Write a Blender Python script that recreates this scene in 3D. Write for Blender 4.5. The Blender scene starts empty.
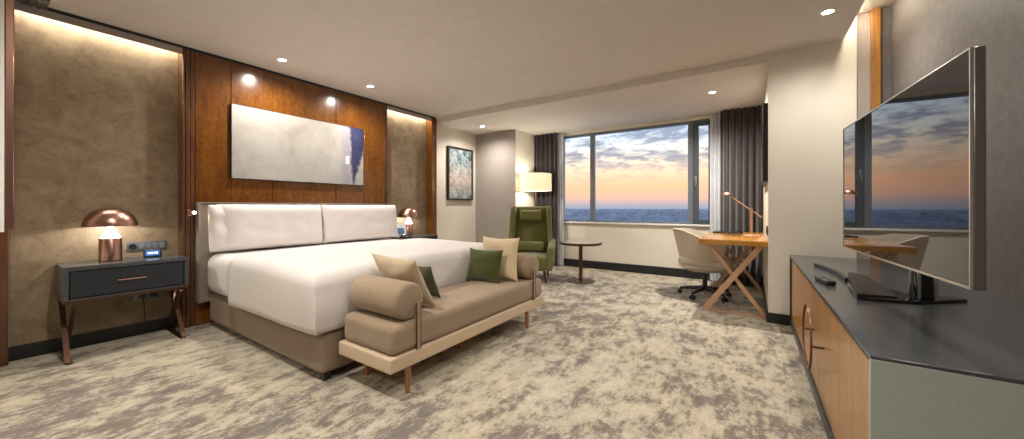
import bpy, bmesh, math, random
from mathutils import Vector, Matrix, noise as mnoise

random.seed(7)
C = bpy.context.scene.collection
PI = math.pi
R = math.radians

# ------------------------------------------------------------------ materials
def new_mat(name):
    m = bpy.data.materials.new(name); m.use_nodes = True
    nt = m.node_tree
    b = nt.nodes['Principled BSDF']
    return m, nt, b

def N(nt, t, **kw):
    n = nt.nodes.new(t)
    for k, v in kw.items():
        setattr(n, k, v)
    return n

def ramp(nt, stops, interp='LINEAR'):
    n = nt.nodes.new('ShaderNodeValToRGB'); cr = n.color_ramp
    cr.interpolation = interp
    while len(cr.elements) > 1: cr.elements.remove(cr.elements[-1])
    cr.elements[0].position = stops[0][0]; cr.elements[0].color = (*stops[0][1], 1)
    for p, c in stops[1:]:
        e = cr.elements.new(p); e.color = (*c, 1)
    return n

def noise(nt, scale, detail=4, rough=.55, vec=None, dist=0):
    n = nt.nodes.new('ShaderNodeTexNoise')
    n.inputs['Scale'].default_value = scale; n.inputs['Detail'].default_value = detail
    n.inputs['Roughness'].default_value = rough; n.inputs['Distortion'].default_value = dist
    if vec is not None: nt.links.new(vec, n.inputs['Vector'])
    return n

def coords(nt, kind='Object', scale=(1, 1, 1), rot=(0, 0, 0)):
    tc = nt.nodes.new('ShaderNodeTexCoord'); mp = nt.nodes.new('ShaderNodeMapping')
    mp.inputs['Scale'].default_value = scale; mp.inputs['Rotation'].default_value = rot
    nt.links.new(tc.outputs[kind], mp.inputs['Vector'])
    return mp.outputs['Vector']

def bump(nt, b, height, strength=.2, dist=.01):
    n = nt.nodes.new('ShaderNodeBump'); n.inputs['Strength'].default_value = strength
    n.inputs['Distance'].default_value = dist
    nt.links.new(height, n.inputs['Height']); nt.links.new(n.outputs['Normal'], b.inputs['Normal'])

def mix(nt, fac, a, b_, mode='MIX'):
    n = nt.nodes.new('ShaderNodeMix'); n.data_type = 'RGBA'; n.blend_type = mode
    L = nt.links
    for s, v in (('Factor', fac), ('A', a), ('B', b_)):
        i = [k for k in n.inputs if k.name == s and (k.type == 'RGBA' if s != 'Factor' else k.type == 'VALUE')][0]
        if hasattr(v, 'links'): L.new(v, i)
        elif isinstance(v, tuple): i.default_value = (*v, 1)
        else: i.default_value = v
    return [o for o in n.outputs if o.type == 'RGBA'][0]

def math_(nt, op, a, b_=None, clamp=False):
    n = nt.nodes.new('ShaderNodeMath'); n.operation = op; n.use_clamp = clamp
    for i, v in ((0, a), (1, b_)):
        if v is None: continue
        if hasattr(v, 'links'): nt.links.new(v, n.inputs[i])
        else: n.inputs[i].default_value = v
    return n.outputs[0]

def plain(name, col, rough=.5, metal=0, spec=.5, var=0, vscale=8, bmp=0, bscale=200, coat=0, emis=None, estr=0):
    m, nt, b = new_mat(name)
    b.inputs['Base Color'].default_value = (*col, 1); b.inputs['Roughness'].default_value = rough
    b.inputs['Metallic'].default_value = metal; b.inputs['Specular IOR Level'].default_value = spec
    b.inputs['Coat Weight'].default_value = coat; b.inputs['Coat Roughness'].default_value = .08
    v = coords(nt)
    nz = noise(nt, vscale, 5, .6, v)
    k = max(var, .03)
    r = ramp(nt, [(.3, tuple(max(0, c*(1-k)) for c in col)), (.7, tuple(min(1, c*(1+k)) for c in col))])
    nt.links.new(nz.outputs['Fac'], r.inputs['Fac']); nt.links.new(r.outputs['Color'], b.inputs['Base Color'])
    if bmp:
        n2 = noise(nt, bscale, 2, .5, v); bump(nt, b, n2.outputs['Fac'], bmp, .004)
    if emis:
        b.inputs['Emission Color'].default_value = (*emis, 1); b.inputs['Emission Strength'].default_value = estr
    return m

def fabric(name, col, var=.12, scale=260, rough=.9, bmp=.35, sheen=.2, stripes=True):
    m, nt, b = new_mat(name)
    v = coords(nt)
    n1 = noise(nt, scale, 2, .6, v); n2 = noise(nt, 5, 4, .6, v)
    r = ramp(nt, [(.25, tuple(c*(1-var) for c in col)), (.75, tuple(min(1, c*(1+var)) for c in col))])
    f = math_(nt, 'ADD', math_(nt, 'MULTIPLY', n1.outputs['Fac'], .75), math_(nt, 'MULTIPLY', n2.outputs['Fac'], .25))
    nt.links.new(f, r.inputs['Fac']); nt.links.new(r.outputs['Color'], b.inputs['Base Color'])
    b.inputs['Roughness'].default_value = rough; b.inputs['Sheen Weight'].default_value = sheen
    b.inputs['Specular IOR Level'].default_value = .2
    bump(nt, b, n1.outputs['Fac'], bmp, .003)
    return m

def emit(name, col, s):
    m, nt, b = new_mat(name)
    b.inputs['Base Color'].default_value = (*col, 1)
    b.inputs['Emission Color'].default_value = (*col, 1); b.inputs['Emission Strength'].default_value = s
    return m

def wood(name, dark, mid, light, rough=.3, coat=.3, scale=(6, 6, 1.2), burl=.5):
    m, nt, b = new_mat(name)
    v = coords(nt, 'Object', scale)
    n1 = noise(nt, 2.2, 8, .65, v, 1.2)
    v2 = coords(nt)
    n2 = noise(nt, 26, 6, .7, v2, .6)
    f = math_(nt, 'ADD', math_(nt, 'MULTIPLY', n1.outputs['Fac'], 1-burl), math_(nt, 'MULTIPLY', n2.outputs['Fac'], burl))
    r = ramp(nt, [(.32, dark), (.5, mid), (.68, light)])
    nt.links.new(f, r.inputs['Fac']); nt.links.new(r.outputs['Color'], b.inputs['Base Color'])
    b.inputs['Roughness'].default_value = rough; b.inputs['Coat Weight'].default_value = coat
    b.inputs['Coat Roughness'].default_value = .12
    return m

M = {}
def carpet():
    m, nt, b = new_mat('carpet')
    L = nt.links
    v = coords(nt, 'Object', (1, 1, 1))
    vs = coords(nt, 'Object', (1.25, .8, 1), (0, 0, R(-6)))
    big = noise(nt, .7, 3, .5, v)
    blot = noise(nt, 4.6, 13, .80, vs, .1)
    vf = coords(nt, 'Object', (1.0, .32, 1), (0, 0, R(-8)))
    streak = noise(nt, 24, 6, .7, vf, .2)
    fine = noise(nt, 190, 2, .6, v)
    f = math_(nt, 'ADD', blot.outputs['Fac'], math_(nt, 'MULTIPLY', math_(nt, 'SUBTRACT', streak.outputs['Fac'], .5), .32))
    f = math_(nt, 'ADD', f, math_(nt, 'MULTIPLY', math_(nt, 'SUBTRACT', big.outputs['Fac'], .5), .30))
    grit = noise(nt, 70, 4, .7, v)
    f = math_(nt, 'ADD', f, math_(nt, 'MULTIPLY', math_(nt, 'SUBTRACT', grit.outputs['Fac'], .5), .16))
    r = ramp(nt, [(.36, (.64, .58, .45)), (.47, (.52, .465, .35)), (.52, (.40, .35, .265)), (.548, (.25, .215, .18)), (.68, (.165, .14, .118))])
    L.new(f, r.inputs['Fac'])
    tint = noise(nt, 1.4, 4, .6, v)
    tr = ramp(nt, [(.4, (1.0, 1.0, 1.0)), (.65, (.93, .95, 1.0))])
    L.new(tint.outputs['Fac'], tr.inputs['Fac'])
    c1 = mix(nt, 1.0, r.outputs['Color'], tr.outputs['Color'], 'MULTIPLY')
    fr = ramp(nt, [(.3, (.86, .86, .86)), (.7, (1.0, 1.0, 1.0))]); L.new(fine.outputs['Fac'], fr.inputs['Fac'])
    c2 = mix(nt, 1.0, c1, fr.outputs['Color'], 'MULTIPLY')
    L.new(c2, b.inputs['Base Color']); b.inputs['Roughness'].default_value = .95
    b.inputs['Specular IOR Level'].default_value = .1; b.inputs['Sheen Weight'].default_value = .15
    bump(nt, b, fine.outputs['Fac'], .4, .006)
    return m

def wallpaper(name, dark, light, scale=7):
    m, nt, b = new_mat(name)
    v = coords(nt)
    n1 = noise(nt, scale, 8, .68, v, .5); n2 = noise(nt, 60, 3, .6, v)
    f = math_(nt, 'ADD', math_(nt, 'MULTIPLY', n1.outputs['Fac'], .8), math_(nt, 'MULTIPLY', n2.outputs['Fac'], .2))
    r = ramp(nt, [(.36, dark), (.64, light)])
    nt.links.new(f, r.inputs['Fac']); nt.links.new(r.outputs['Color'], b.inputs['Base Color'])
    b.inputs['Roughness'].default_value = .55; b.inputs['Specular IOR Level'].default_value = .3
    bump(nt, b, n2.outputs['Fac'], .15, .004)
    return m

def glass_mat(name, tint=(1, 1, 1), refl=.07):
    m = bpy.data.materials.new(name); m.use_nodes = True; nt = m.node_tree
    nt.nodes.clear()
    o = N(nt, 'ShaderNodeOutputMaterial'); mx = N(nt, 'ShaderNodeMixShader')
    t = N(nt, 'ShaderNodeBsdfTransparent'); g = N(nt, 'ShaderNodeBsdfGlossy')
    t.inputs['Color'].default_value = (*tint, 1); g.inputs['Roughness'].default_value = .02
    fr = N(nt, 'ShaderNodeFresnel'); fr.inputs['IOR'].default_value = .95
    nt.links.new(fr.outputs[0], mx.inputs[0]); nt.links.new(t.outputs[0], mx.inputs[1]); nt.links.new(g.outputs[0], mx.inputs[2])
    nt.links.new(mx.outputs[0], o.inputs[0])
    return m

def sheer_mat():
    m = bpy.data.materials.new('sheer voile'); m.use_nodes = True; nt = m.node_tree
    nt.nodes.clear()
    o = N(nt, 'ShaderNodeOutputMaterial'); mx = N(nt, 'ShaderNodeMixShader'); mx2 = N(nt, 'ShaderNodeMixShader')
    t = N(nt, 'ShaderNodeBsdfTransparent'); d = N(nt, 'ShaderNodeBsdfDiffuse'); tl = N(nt, 'ShaderNodeBsdfTranslucent')
    d.inputs['Color'].default_value = (.86, .88, .92, 1); tl.inputs['Color'].default_value = (.8, .82, .88, 1)
    nz = noise(nt, 300, 1, .5, coords(nt)); 
    f = math_(nt, 'ADD', .72, math_(nt, 'MULTIPLY', nz.outputs['Fac'], .3))
    tl.inputs['Color'].default_value = (.92, .93, .95, 1)
    mx2.inputs[0].default_value = .2
    nt.links.new(d.outputs[0], mx2.inputs[1]); nt.links.new(tl.outputs[0], mx2.inputs[2])
    nt.links.new(f, mx.inputs[0]); nt.links.new(t.outputs[0], mx.inputs[1]); nt.links.new(mx2.outputs[0], mx.inputs[2])
    nt.links.new(mx.outputs[0], o.inputs[0])
    return m

def shade_mat():
    m = bpy.data.materials.new('lamp shade linen'); m.use_nodes = True; nt = m.node_tree
    nt.nodes.clear()
    o = N(nt, 'ShaderNodeOutputMaterial'); mx = N(nt, 'ShaderNodeMixShader')
    d = N(nt, 'ShaderNodeBsdfDiffuse'); tl = N(nt, 'ShaderNodeBsdfTranslucent')
    nz = noise(nt, 200, 2, .5, coords(nt, 'Object', (1, 1, .2)))
    r = ramp(nt, [(.3, (.84, .81, .70)), (.7, (.90, .87, .78))]); nt.links.new(nz.outputs['Fac'], r.inputs['Fac'])
    nt.links.new(r.outputs['Color'], d.inputs['Color']); nt.links.new(r.outputs['Color'], tl.inputs['Color'])
    mx.inputs[0].default_value = .55
    nt.links.new(d.outputs[0], mx.inputs[1]); nt.links.new(tl.outputs[0], mx.inputs[2]); nt.links.new(mx.outputs[0], o.inputs[0])
    return m

def canvas_mat():
    m, nt, b = new_mat('painted canvas'); L = nt.links
    tc = N(nt, 'ShaderNodeTexCoord'); sp = N(nt, 'ShaderNodeSeparateXYZ'); L.new(tc.outputs['Generated'], sp.inputs[0])
    y, z = sp.outputs['Y'], sp.outputs['Z']
    vo = coords(nt)
    n1 = noise(nt, 2.2, 6, .6, vo, .5); n2 = noise(nt, 7, 6, .65, vo, .3)
    base = ramp(nt, [(.3, (.27, .255, .225)), (.5, (.36, .34, .31)), (.7, (.44, .42, .395))]); L.new(n1.outputs['Fac'], base.inputs['Fac'])
    band = math_(nt, 'MULTIPLY', math_(nt, 'SUBTRACT', math_(nt, 'ADD', .48, math_(nt, 'MULTIPLY', n2.outputs['Fac'], .12)), z), 5, True)
    low = ramp(nt, [(.3, (.24, .26, .26)), (.62, (.38, .37, .35))]); L.new(n2.outputs['Fac'], low.inputs['Fac'])
    c = mix(nt, math_(nt, 'MULTIPLY', band, .6), base.outputs['Color'], low.outputs['Color'])
    # lavender smear then indigo wedge at the far side of the canvas
    wob = math_(nt, 'MULTIPLY', math_(nt, 'SUBTRACT', n2.outputs['Fac'], .5), .10)
    yy = math_(nt, 'ADD', y, wob)
    lav = math_(nt, 'MULTIPLY', math_(nt, 'SUBTRACT', 1.0, math_(nt, 'MULTIPLY', math_(nt, 'ABSOLUTE', math_(nt, 'SUBTRACT', yy, .84)), 14)), .8, True)
    c = mix(nt, lav, c, (.25, .235, .33))
    le = math_(nt, 'ADD', .90, math_(nt, 'MULTIPLY', math_(nt, 'SUBTRACT', .5, z), .03))
    re = math_(nt, 'ADD', .925, math_(nt, 'MULTIPLY', z, .14))
    w1 = math_(nt, 'MULTIPLY', math_(nt, 'SUBTRACT', yy, math_(nt, 'SUBTRACT', le, .03)), 40, True)
    w2 = math_(nt, 'MULTIPLY', math_(nt, 'SUBTRACT', re, yy), 40, True)
    wed = math_(nt, 'MULTIPLY', w1, w2)
    ind = ramp(nt, [(.3, (.012, .012, .05)), (.7, (.04, .045, .12))]); L.new(n2.outputs['Fac'], ind.inputs['Fac'])
    c = mix(nt, wed, c, ind.outputs['Color'])
    # small white tick of paint
    sq = math_(nt, 'MULTIPLY', math_(nt, 'LESS_THAN', math_(nt, 'ABSOLUTE', math_(nt, 'SUBTRACT', y, .845)), .016),
               math_(nt, 'LESS_THAN', math_(nt, 'ABSOLUTE', math_(nt, 'SUBTRACT', z, .42)), .07))
    c = mix(nt, math_(nt, 'MULTIPLY', sq, .85), c, (.78, .77, .76))
    L.new(c, b.inputs['Base Color']); b.inputs['Roughness'].default_value = .5
    return m

def print_mat():
    m, nt, b = new_mat('mottled art print'); L = nt.links
    tc = N(nt, 'ShaderNodeTexCoord'); sp = N(nt, 'ShaderNodeSeparateXYZ'); L.new(tc.outputs['Generated'], sp.inputs[0])
    vo = coords(nt)
    n1 = noise(nt, 9, 9, .75, vo, .6); n2 = noise(nt, 5, 5, .6, vo, .4); n3 = noise(nt, 14, 6, .7, vo)
    r = ramp(nt, [(.32, (.015, .03, .04)), (.44, (.08, .15, .18)), (.53, (.30, .36, .37)), (.62, (.55, .55, .52))]); L.new(n1.outputs['Fac'], r.inputs['Fac'])
    cz = math_(nt, 'SUBTRACT', 1.0, math_(nt, 'MULTIPLY', math_(nt, 'ABSOLUTE', math_(nt, 'SUBTRACT', sp.outputs['Z'], .38)), 2.6), True)
    r2 = ramp(nt, [(.3, (.30, .06, .05)), (.45, (.56, .42, .36)), (.6, (.64, .61, .57)), (.72, (.20, .22, .15))]); L.new(n3.outputs['Fac'], r2.inputs['Fac'])
    c = mix(nt, math_(nt, 'MULTIPLY', cz, .85), r.outputs['Color'], r2.outputs['Color'])
    L.new(c, b.inputs['Base Color']); b.inputs['Roughness'].default_value = .25
    return m

M['carpet'] = carpet()
M['ceiling'] = plain('ceiling paint', (.73, .68, .635), .9, var=.02)
M['white_wall'] = plain('warm white wall paint', (.76, .71, .62), .8, var=.03, vscale=3, bmp=.05)
M['taupe_wall'] = plain('taupe wall paint', (.36, .32, .29), .75, var=.04, vscale=40, bmp=.1)
M['gold_paper'] = wallpaper('bronze mottled wallpaper', (.18, .125, .072), (.32, .24, .155))
M['grey_paper'] = wallpaper('grey textured wallpaper', (.122, .108, .103), (.172, .155, .148), 16)
M['wood'] = wood('amber burl veneer', (.070, .020, .003), (.140, .046, .0055), (.21, .078, .011), .22, .5)
M['wood_dark'] = wood('dark amber timber', (.05, .016, .005), (.10, .034, .009), (.16, .06, .016), .35, .3, (12, 12, .8), .2)
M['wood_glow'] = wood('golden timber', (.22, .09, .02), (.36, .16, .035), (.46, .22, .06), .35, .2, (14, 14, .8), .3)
M['walnut'] = wood('walnut door veneer', (.26, .115, .028), (.40, .19, .052), (.50, .265, .085), .35, .2, (5, 5, .7), .25)
M['desk_wood'] = wood('honey oak desktop', (.36, .15, .02), (.50, .23, .035), (.60, .30, .06), .25, .4, (9, 1.2, 9), .2)
M['leg_wood'] = wood('copper stained leg', (.22, .075, .03), (.36, .14, .06), (.45, .19, .09), .3, .3, (14, 14, 1), .2)
M['dark_leg'] = wood('dark walnut leg', (.03, .014, .009), (.06, .026, .016), (.09, .04, .025), .35, .2)
M['copper'] = plain('brushed copper', (.44, .25, .195), .28, 1, var=.06, vscale=60)
M['copper_dark'] = plain('aged copper', (.13, .066, .045), .36, .85, var=.10, vscale=40)
M['ring_copper'] = plain('brown copper', (.17, .075, .045), .4, .6, var=.1, vscale=40)
M['rose_bar'] = plain('rose copper bar', (.60, .37, .24), .4, .45, var=.06, vscale=30)
M['grey_lacquer'] = plain('charcoal lacquer', (.052, .057, .065), .38, var=.05, coat=.15)
M['grey_leather'] = plain('slate leather top', (.062, .067, .072), .2, spec=.6, var=.08, vscale=120, bmp=.04)
M['sage_leather'] = plain('slate side leather', (.36, .405, .38), .35, var=.06, vscale=120, bmp=.04)
M['table_top'] = plain('polished stone top', (.42, .37, .35), .08, spec=.7, var=.12, vscale=12)
M['navy'] = plain('blue black frame', (.020, .024, .034), .35, var=.05)
M['black'] = plain('black plastic', (.012, .012, .014), .35)
M['black_gloss'] = plain('gloss black', (.006, .006, .008), .06, spec=.7)
M['skirting'] = plain('black skirting', (.012, .014, .017), .35, var=.1)
M['linen'] = fabric('white bed linen', (.70, .665, .645), .015, 400, .85, .06, .1)
M['linen2'] = fabric('white pillow cotton', (.74, .70, .69), .015, 400, .85, .06, .1)
M['bed_base'] = fabric('taupe base upholstery', (.275, .205, .145), .04, 300, .6, .08, .1)
M['headboard'] = fabric('grey headboard linen', (.27, .232, .19), .12, 260, .85, .2)
M['bench_base'] = fabric('cream leatherette', (.60, .47, .33), .03, 300, .5, .05, .1)
M['bench_cush'] = fabric('brown tweed', (.315, .235, .16), .34, 130, .9, .35)
M['beige_cush'] = fabric('beige velvet', (.52, .42, .29), .08, 150, .85, .15, .3)
M['beige_lite'] = fabric('sand silk', (.66, .53, .36), .07, 90, .7, .2, .3)
M['green_cush'] = fabric('moss velvet', (.052, .062, .010), .25, 60, .8, .15, .5)
M['green_dark'] = fabric('dark olive velvet', (.06, .062, .024), .25, 90, .85, .15, .4)
M['green_chair'] = fabric('olive wool', (.138, .130, .036), .1, 220, .9, .2, .4)
M['chair_fabric'] = fabric('oatmeal wool', (.56, .49, .40), .14, 260, .9, .3)
M['drape'] = fabric('taupe drape', (.046, .035, .038), .10, 260, .75, .12, .3)
M['sheer'] = sheer_mat()
M['shade'] = shade_mat()
M['canvas'] = canvas_mat()
M['print'] = print_mat()
M['frame_black'] = plain('black picture frame', (.02, .018, .017), .4)
M['alu'] = plain('grey window aluminium', (.23, .26, .30), .4, .5, var=.03)
M['alu_dark'] = plain('dark window aluminium', (.10, .12, .145), .4, .5, var=.03)
M['steel'] = plain('brushed steel', (.55, .54, .52), .28, 1, var=.05)
M['tv_side'] = plain('gunmetal television casing', (.20, .19, .175), .38, .7, var=.03)
M['silver'] = plain('silver strip', (.85, .85, .84), .25, 1, var=.03)
M['glass'] = glass_mat('window glass')
M['mirror'] = plain('dark mirror', (.55, .56, .58), .03, 1)
M['white_gloss'] = plain('white enamel', (.8, .8, .78), .3)
M['plate'] = plain('grey switch plate', (.13, .138, .148), .35, .4)
M['switch'] = plain('light switch key', (.19, .205, .22), .3, .3)
M['paper_card'] = plain('white card', (.82, .82, .82), .6)
M['blue_print'] = plain('blue print', (.10, .22, .45), .5, var=.4, vscale=60)
M['cone'] = emit('frosted lamp cone', (1.0, .95, .90), 2.2)
M['disc'] = emit('downlight lens', (1.0, .88, .70), 25)
M['led'] = emit('warm led strip', (1.0, .95, .84), 19)
M['led_soft'] = emit('warm led strip ceiling slot', (1.0, .90, .72), 18)
M['lens_small'] = emit('reading light lens', (1.0, .78, .45), 30)
M['clock_face'] = emit('clock screen', (.06, .13, .38), .45)
M['digits'] = emit('clock digits', (.65, .85, 1.0), 2.5)

def screen_mat():
    m, nt, b = new_mat('television glass')
    b.inputs['Base Color'].default_value = (.008, .008, .010, 1); b.inputs['Roughness'].default_value = .012
    nz = noise(nt, 3, 2, .5, coords(nt)); r = ramp(nt, [(.3, (.007, .007, .009)), (.7, (.009, .009, .011))])
    nt.links.new(nz.outputs['Fac'], r.inputs['Fac']); nt.links.new(r.outputs['Color'], b.inputs['Base Color'])
    b.inputs['IOR'].default_value = 1.85
    b.inputs['Coat Weight'].default_value = 0
    return m
M['screen'] = screen_mat()

# ------------------------------------------------------------------ mesh helpers
def BM(): return bmesh.new()

def box(bm, x0, x1, y0, y1, z0, z1, bev=0, seg=2, mat=None):
    g = bmesh.ops.create_cube(bm, size=1)
    T = Matrix.Translation(((x0+x1)/2, (y0+y1)/2, (z0+z1)/2)) @ Matrix.Diagonal((abs(x1-x0), abs(y1-y0), abs(z1-z0), 1))
    if mat is not None: T = mat @ T
    bmesh.ops.transform(bm, matrix=T, verts=g['verts'])
    if bev:
        ed = list({e for v in g['verts'] for e in v.link_edges})
        bmesh.ops.bevel(bm, geom=ed, offset=bev, segments=seg, affect='EDGES', profile=.5)
    return bm

def frame_of(d):
    d = d.normalized()
    up = Vector((0, 0, 1)) if abs(d.z) < .95 else Vector((1, 0, 0))
    a = d.cross(up).normalized(); b = d.cross(a).normalized()
    return a, b

def tube(bm, pts, r, seg=12, closed=False, caps=True):
    pts = [Vector(p) for p in pts]; n = len(pts)
    rr = r if isinstance(r, (list, tuple)) else [r]*n
    rings = []; a = None
    for i, p in enumerate(pts):
        if closed: d = pts[(i+1) % n]-pts[i-1]
        else: d = pts[min(i+1, n-1)]-pts[max(i-1, 0)]
        d = d.normalized()
        if a is None: a, b = frame_of(d)
        else:
            a = (a - d*a.dot(d)).normalized(); b = d.cross(a).normalized()
        rings.append([bm.verts.new(p + (a*math.cos(t)+b*math.sin(t))*rr[i]) for t in [2*PI*k/seg for k in range(seg)]])
    m = n if closed else n-1
    for i in range(m):
        q, s = rings[i], rings[(i+1) % n]
        for k in range(seg):
            bm.faces.new((q[k], q[(k+1) % seg], s[(k+1) % seg], s[k]))
    if caps and not closed:
        bm.faces.new(rings[0][::-1]); bm.faces.new(rings[-1])
    return bm

def lathe(bm, prof, c=(0, 0, 0), seg=40, mat=None, close=False):
    c = Vector(c); rings = []
    for r, z in prof:
        if r < 1e-6: rings.append([bm.verts.new(c+Vector((0, 0, z)))])
        else: rings.append([bm.verts.new(c+Vector((r*math.cos(t), r*math.sin(t), z))) for t in [2*PI*k/seg for k in range(seg)]])
    allv = [v for q in rings for v in q]
    pairs = list(zip(rings[:-1], rings[1:]))
    if close: pairs.append((rings[-1], rings[0]))
    for q, s in pairs:
        for k in range(seg):
            k2 = (k+1) % seg
            if len(q) == 1 and len(s) == 1: continue
            if len(q) == 1: bm.faces.new((q[0], s[k], s[k2]))
            elif len(s) == 1: bm.faces.new((q[k], q[k2], s[0]))
            else: bm.faces.new((q[k], q[k2], s[k2], s[k]))
    if mat is not None: bmesh.ops.transform(bm, matrix=mat, verts=allv)
    return bm

def bar(bm, p0, p1, w, t, side=(0, 1, 0)):
    """flat bar from p0 to p1; thickness t along 'side', width w across"""
    p0, p1 = Vector(p0), Vector(p1); d = (p1-p0).normalized(); s = Vector(side).normalized()
    u = d.cross(s).normalized()
    vs = []
    for p in (p0, p1):
        for a, b in ((-1, -1), (1, -1), (1, 1), (-1, 1)):
            vs.append(bm.verts.new(p+u*a*w/2+s*b*t/2))
    for f in ((0, 1, 2, 3), (7, 6, 5, 4), (0, 4, 5, 1), (1, 5, 6, 2), (2, 6, 7, 3), (3, 7, 4, 0)):
        bm.faces.new([vs[i] for i in f])
    return bm

def prism(bm, poly, axis, a, b, bev=0):
    """poly 2D list extruded along axis between a and b ('x': (y,z); 'y': (x,z); 'z': (x,y))"""
    def P(p, k):
        return {'x': (k, p[0], p[1]), 'y': (p[0], k, p[1]), 'z': (p[0], p[1], k)}[axis]
    A = [bm.verts.new(P(p, a)) for p in poly]; B = [bm.verts.new(P(p, b)) for p in poly]
    n = len(poly); fs = [bm.faces.new(A[::-1]), bm.faces.new(B)]
    for i in range(n): fs.append(bm.faces.new((A[i], A[(i+1) % n], B[(i+1) % n], B[i])))
    bmesh.ops.recalc_face_normals(bm, faces=fs)
    if bev:
        ed = list({e for f in fs for e in f.edges})
        bmesh.ops.bevel(bm, geom=ed, offset=bev, segments=2, affect='EDGES', profile=.5)
    return bm

def _param(h, r, n):
    k = 5
    e = [r*(1-math.cos(PI/2*i/k)) for i in range(k)]
    L = [-h+x for x in e]
    inner = [-(h-r)+2*(h-r)*i/n for i in range(n+1)]
    return L+inner+[-x for x in reversed(L)]

def soft_box(bm, x0, x1, y0, y1, z0, z1, r=.04, n=8, puff=(0, 0, 0), wob=0, wscale=3, seed=0, mat=None, rz=None):
    c = Vector(((x0+x1)/2, (y0+y1)/2, (z0+z1)/2)); h = Vector(((x1-x0)/2, (y1-y0)/2, (z1-z0)/2))
    r = min(r, min(h)*.98); P = [_param(h[i], r, n) for i in range(3)]
    vd = {}
    def vert(p):
        key = tuple(round(v, 6) for v in p)
        if key in vd: return vd[key]
        p = Vector(p)
        q = Vector([max(-(h[i]-r), min(h[i]-r, p[i])) for i in range(3)])
        d = p-q
        w = q + (d.normalized()*r if d.length > 1e-9 else d)
        t = [w[i]/h[i] for i in range(3)]
        for i in range(3):
            j, k = (i+1) % 3, (i+2) % 3
            w[i] += puff[i]*t[i]*max(0, 1-t[j]**2)**.7*max(0, 1-t[k]**2)**.7
        w = w+c
        if wob:
            nv = mnoise.noise_vector(w*wscale+Vector((seed*7.3, seed*3.1, seed)))
            w += nv*wob
        v = bm.verts.new(mat @ w if mat is not None else w); vd[key] = v
        return v
    for ax in range(3):
        j, k = (ax+1) % 3, (ax+2) % 3
        for s in (-1, 1):
            for a in range(len(P[j])-1):
                for b in range(len(P[k])-1):
                    quad = []
                    for da, db in ((0, 0), (1, 0), (1, 1), (0, 1)):
                        p = [0, 0, 0]; p[ax] = s*h[ax]; p[j] = P[j][a+da]; p[k] = P[k][b+db]
                        quad.append(vert(p))
                    if len(set(quad)) == 4:
                        bm.faces.new(quad if s > 0 else quad[::-1])
    return bm

def pillow(bm, w, h, t, mat, pinch=.07, n=22, wr=.006, seed=0, power=2.6, flange=0, sag=0):
    """x width, y height (0 at the bottom edge .. h), z thickness"""
    g = {}
    for s in (-1, 1):
        for i in range(n+1):
            for j in range(n+1):
                u = math.sin((-1+2*i/n)*PI/2)*.55+(-1+2*i/n)*.45; v = math.sin((-1+2*j/n)*PI/2)*.55+(-1+2*j/n)*.45
                edge = i in (0, n) or j in (0, n)
                if edge and (0, i, j) in g: g[(s, i, j)] = g[(0, i, j)]; continue
                x = w/2*u*(1-pinch*(1-v*v)); y = h/2*v*(1-pinch*(1-u*u))
                th = t/2*(max(0, 1-abs(u)**power)*max(0, 1-abs(v)**power))**.55
                p = Vector((x, y+h/2, s*th))
                if sag: p.y -= sag*(1-u*u)*max(0, v)
                k = (1-abs(u)**6)*(1-abs(v)**6)
                nz = mnoise.noise(Vector((x*9+seed*5, y*9, s*3+seed)))
                p.z += s*wr*nz*k*1.6
                if edge: p += Vector((mnoise.noise(Vector((y*12, x*12, seed)))*.004,)*3)
                vv = bm.verts.new(mat @ p); g[(s, i, j)] = vv
                if edge: g[(0, i, j)] = vv
    for s in (-1, 1):
        for i in range(n):
            for j in range(n):
                q = [g[(s, i, j)], g[(s, i+1, j)], g[(s, i+1, j+1)], g[(s, i, j+1)]]
                bm.faces.new(q if s > 0 else q[::-1])
    return bm

def drape(bm, x0, x1, y, z0, z1, folds, amp, th=.012, n=None, seed=0):
    n = n or folds*12; rng = random.Random(seed)
    ph = [rng.uniform(-.6, .6) for _ in range(folds+2)]; am = [rng.uniform(.6, 1.15) for _ in range(folds+2)]
    m = 10; front = []; back = []
    for j in range(m+1):
        tz = j/m; rowf = []; rowb = []
        for i in range(n+1):
            t = i/n; k = t*folds; f = int(min(k, folds-1))
            a = amp*(am[f]*(1-(k-f))+am[f+1]*(k-f))*(1.0+.25*(1-tz))
            yy = y+a*math.sin(2*PI*k+ph[f]*(1-tz)*.6)+.004*math.sin(7*PI*tz+k*3)
            xx = x0+(x1-x0)*t
            rowf.append(bm.verts.new((xx, yy-th/2, z0+(z1-z0)*tz))); rowb.append(bm.verts.new((xx, yy+th/2, z0+(z1-z0)*tz)))
        front.append(rowf); back.append(rowb)
    for j in range(m):
        for i in range(n):
            bm.faces.new((front[j][i], front[j][i+1], front[j+1][i+1], front[j+1][i]))
            bm.faces.new((back[j][i+1], back[j][i], back[j+1][i], back[j+1][i+1]))
        for i, s in ((0, 1), (n, -1)):
            q = (front[j][i], front[j+1][i], back[j+1][i], back[j][i]); bm.faces.new(q if s > 0 else q[::-1])
    for i in range(n):
        bm.faces.new((front[0][i+1], front[0][i], back[0][i], back[0][i+1])); bm.faces.new((front[m][i], front[m][i+1], back[m][i+1], back[m][i]))
    return bm

def link_mesh(name, bm, mat, smooth=True, ang=38):
    bmesh.ops.remove_doubles(bm, verts=bm.verts, dist=1e-6)
    bmesh.ops.recalc_face_normals(bm, faces=bm.faces)
    me = bpy.data.meshes.new(name); bm.to_mesh(me); bm.free()
    me.materials.append(M[mat])
    if smooth:
        me.polygons.foreach_set('use_smooth', [True]*len(me.polygons))
        me.set_sharp_from_angle(angle=R(ang))
    o = bpy.data.objects.new(name, me); C.objects.link(o)
    return o

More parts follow.
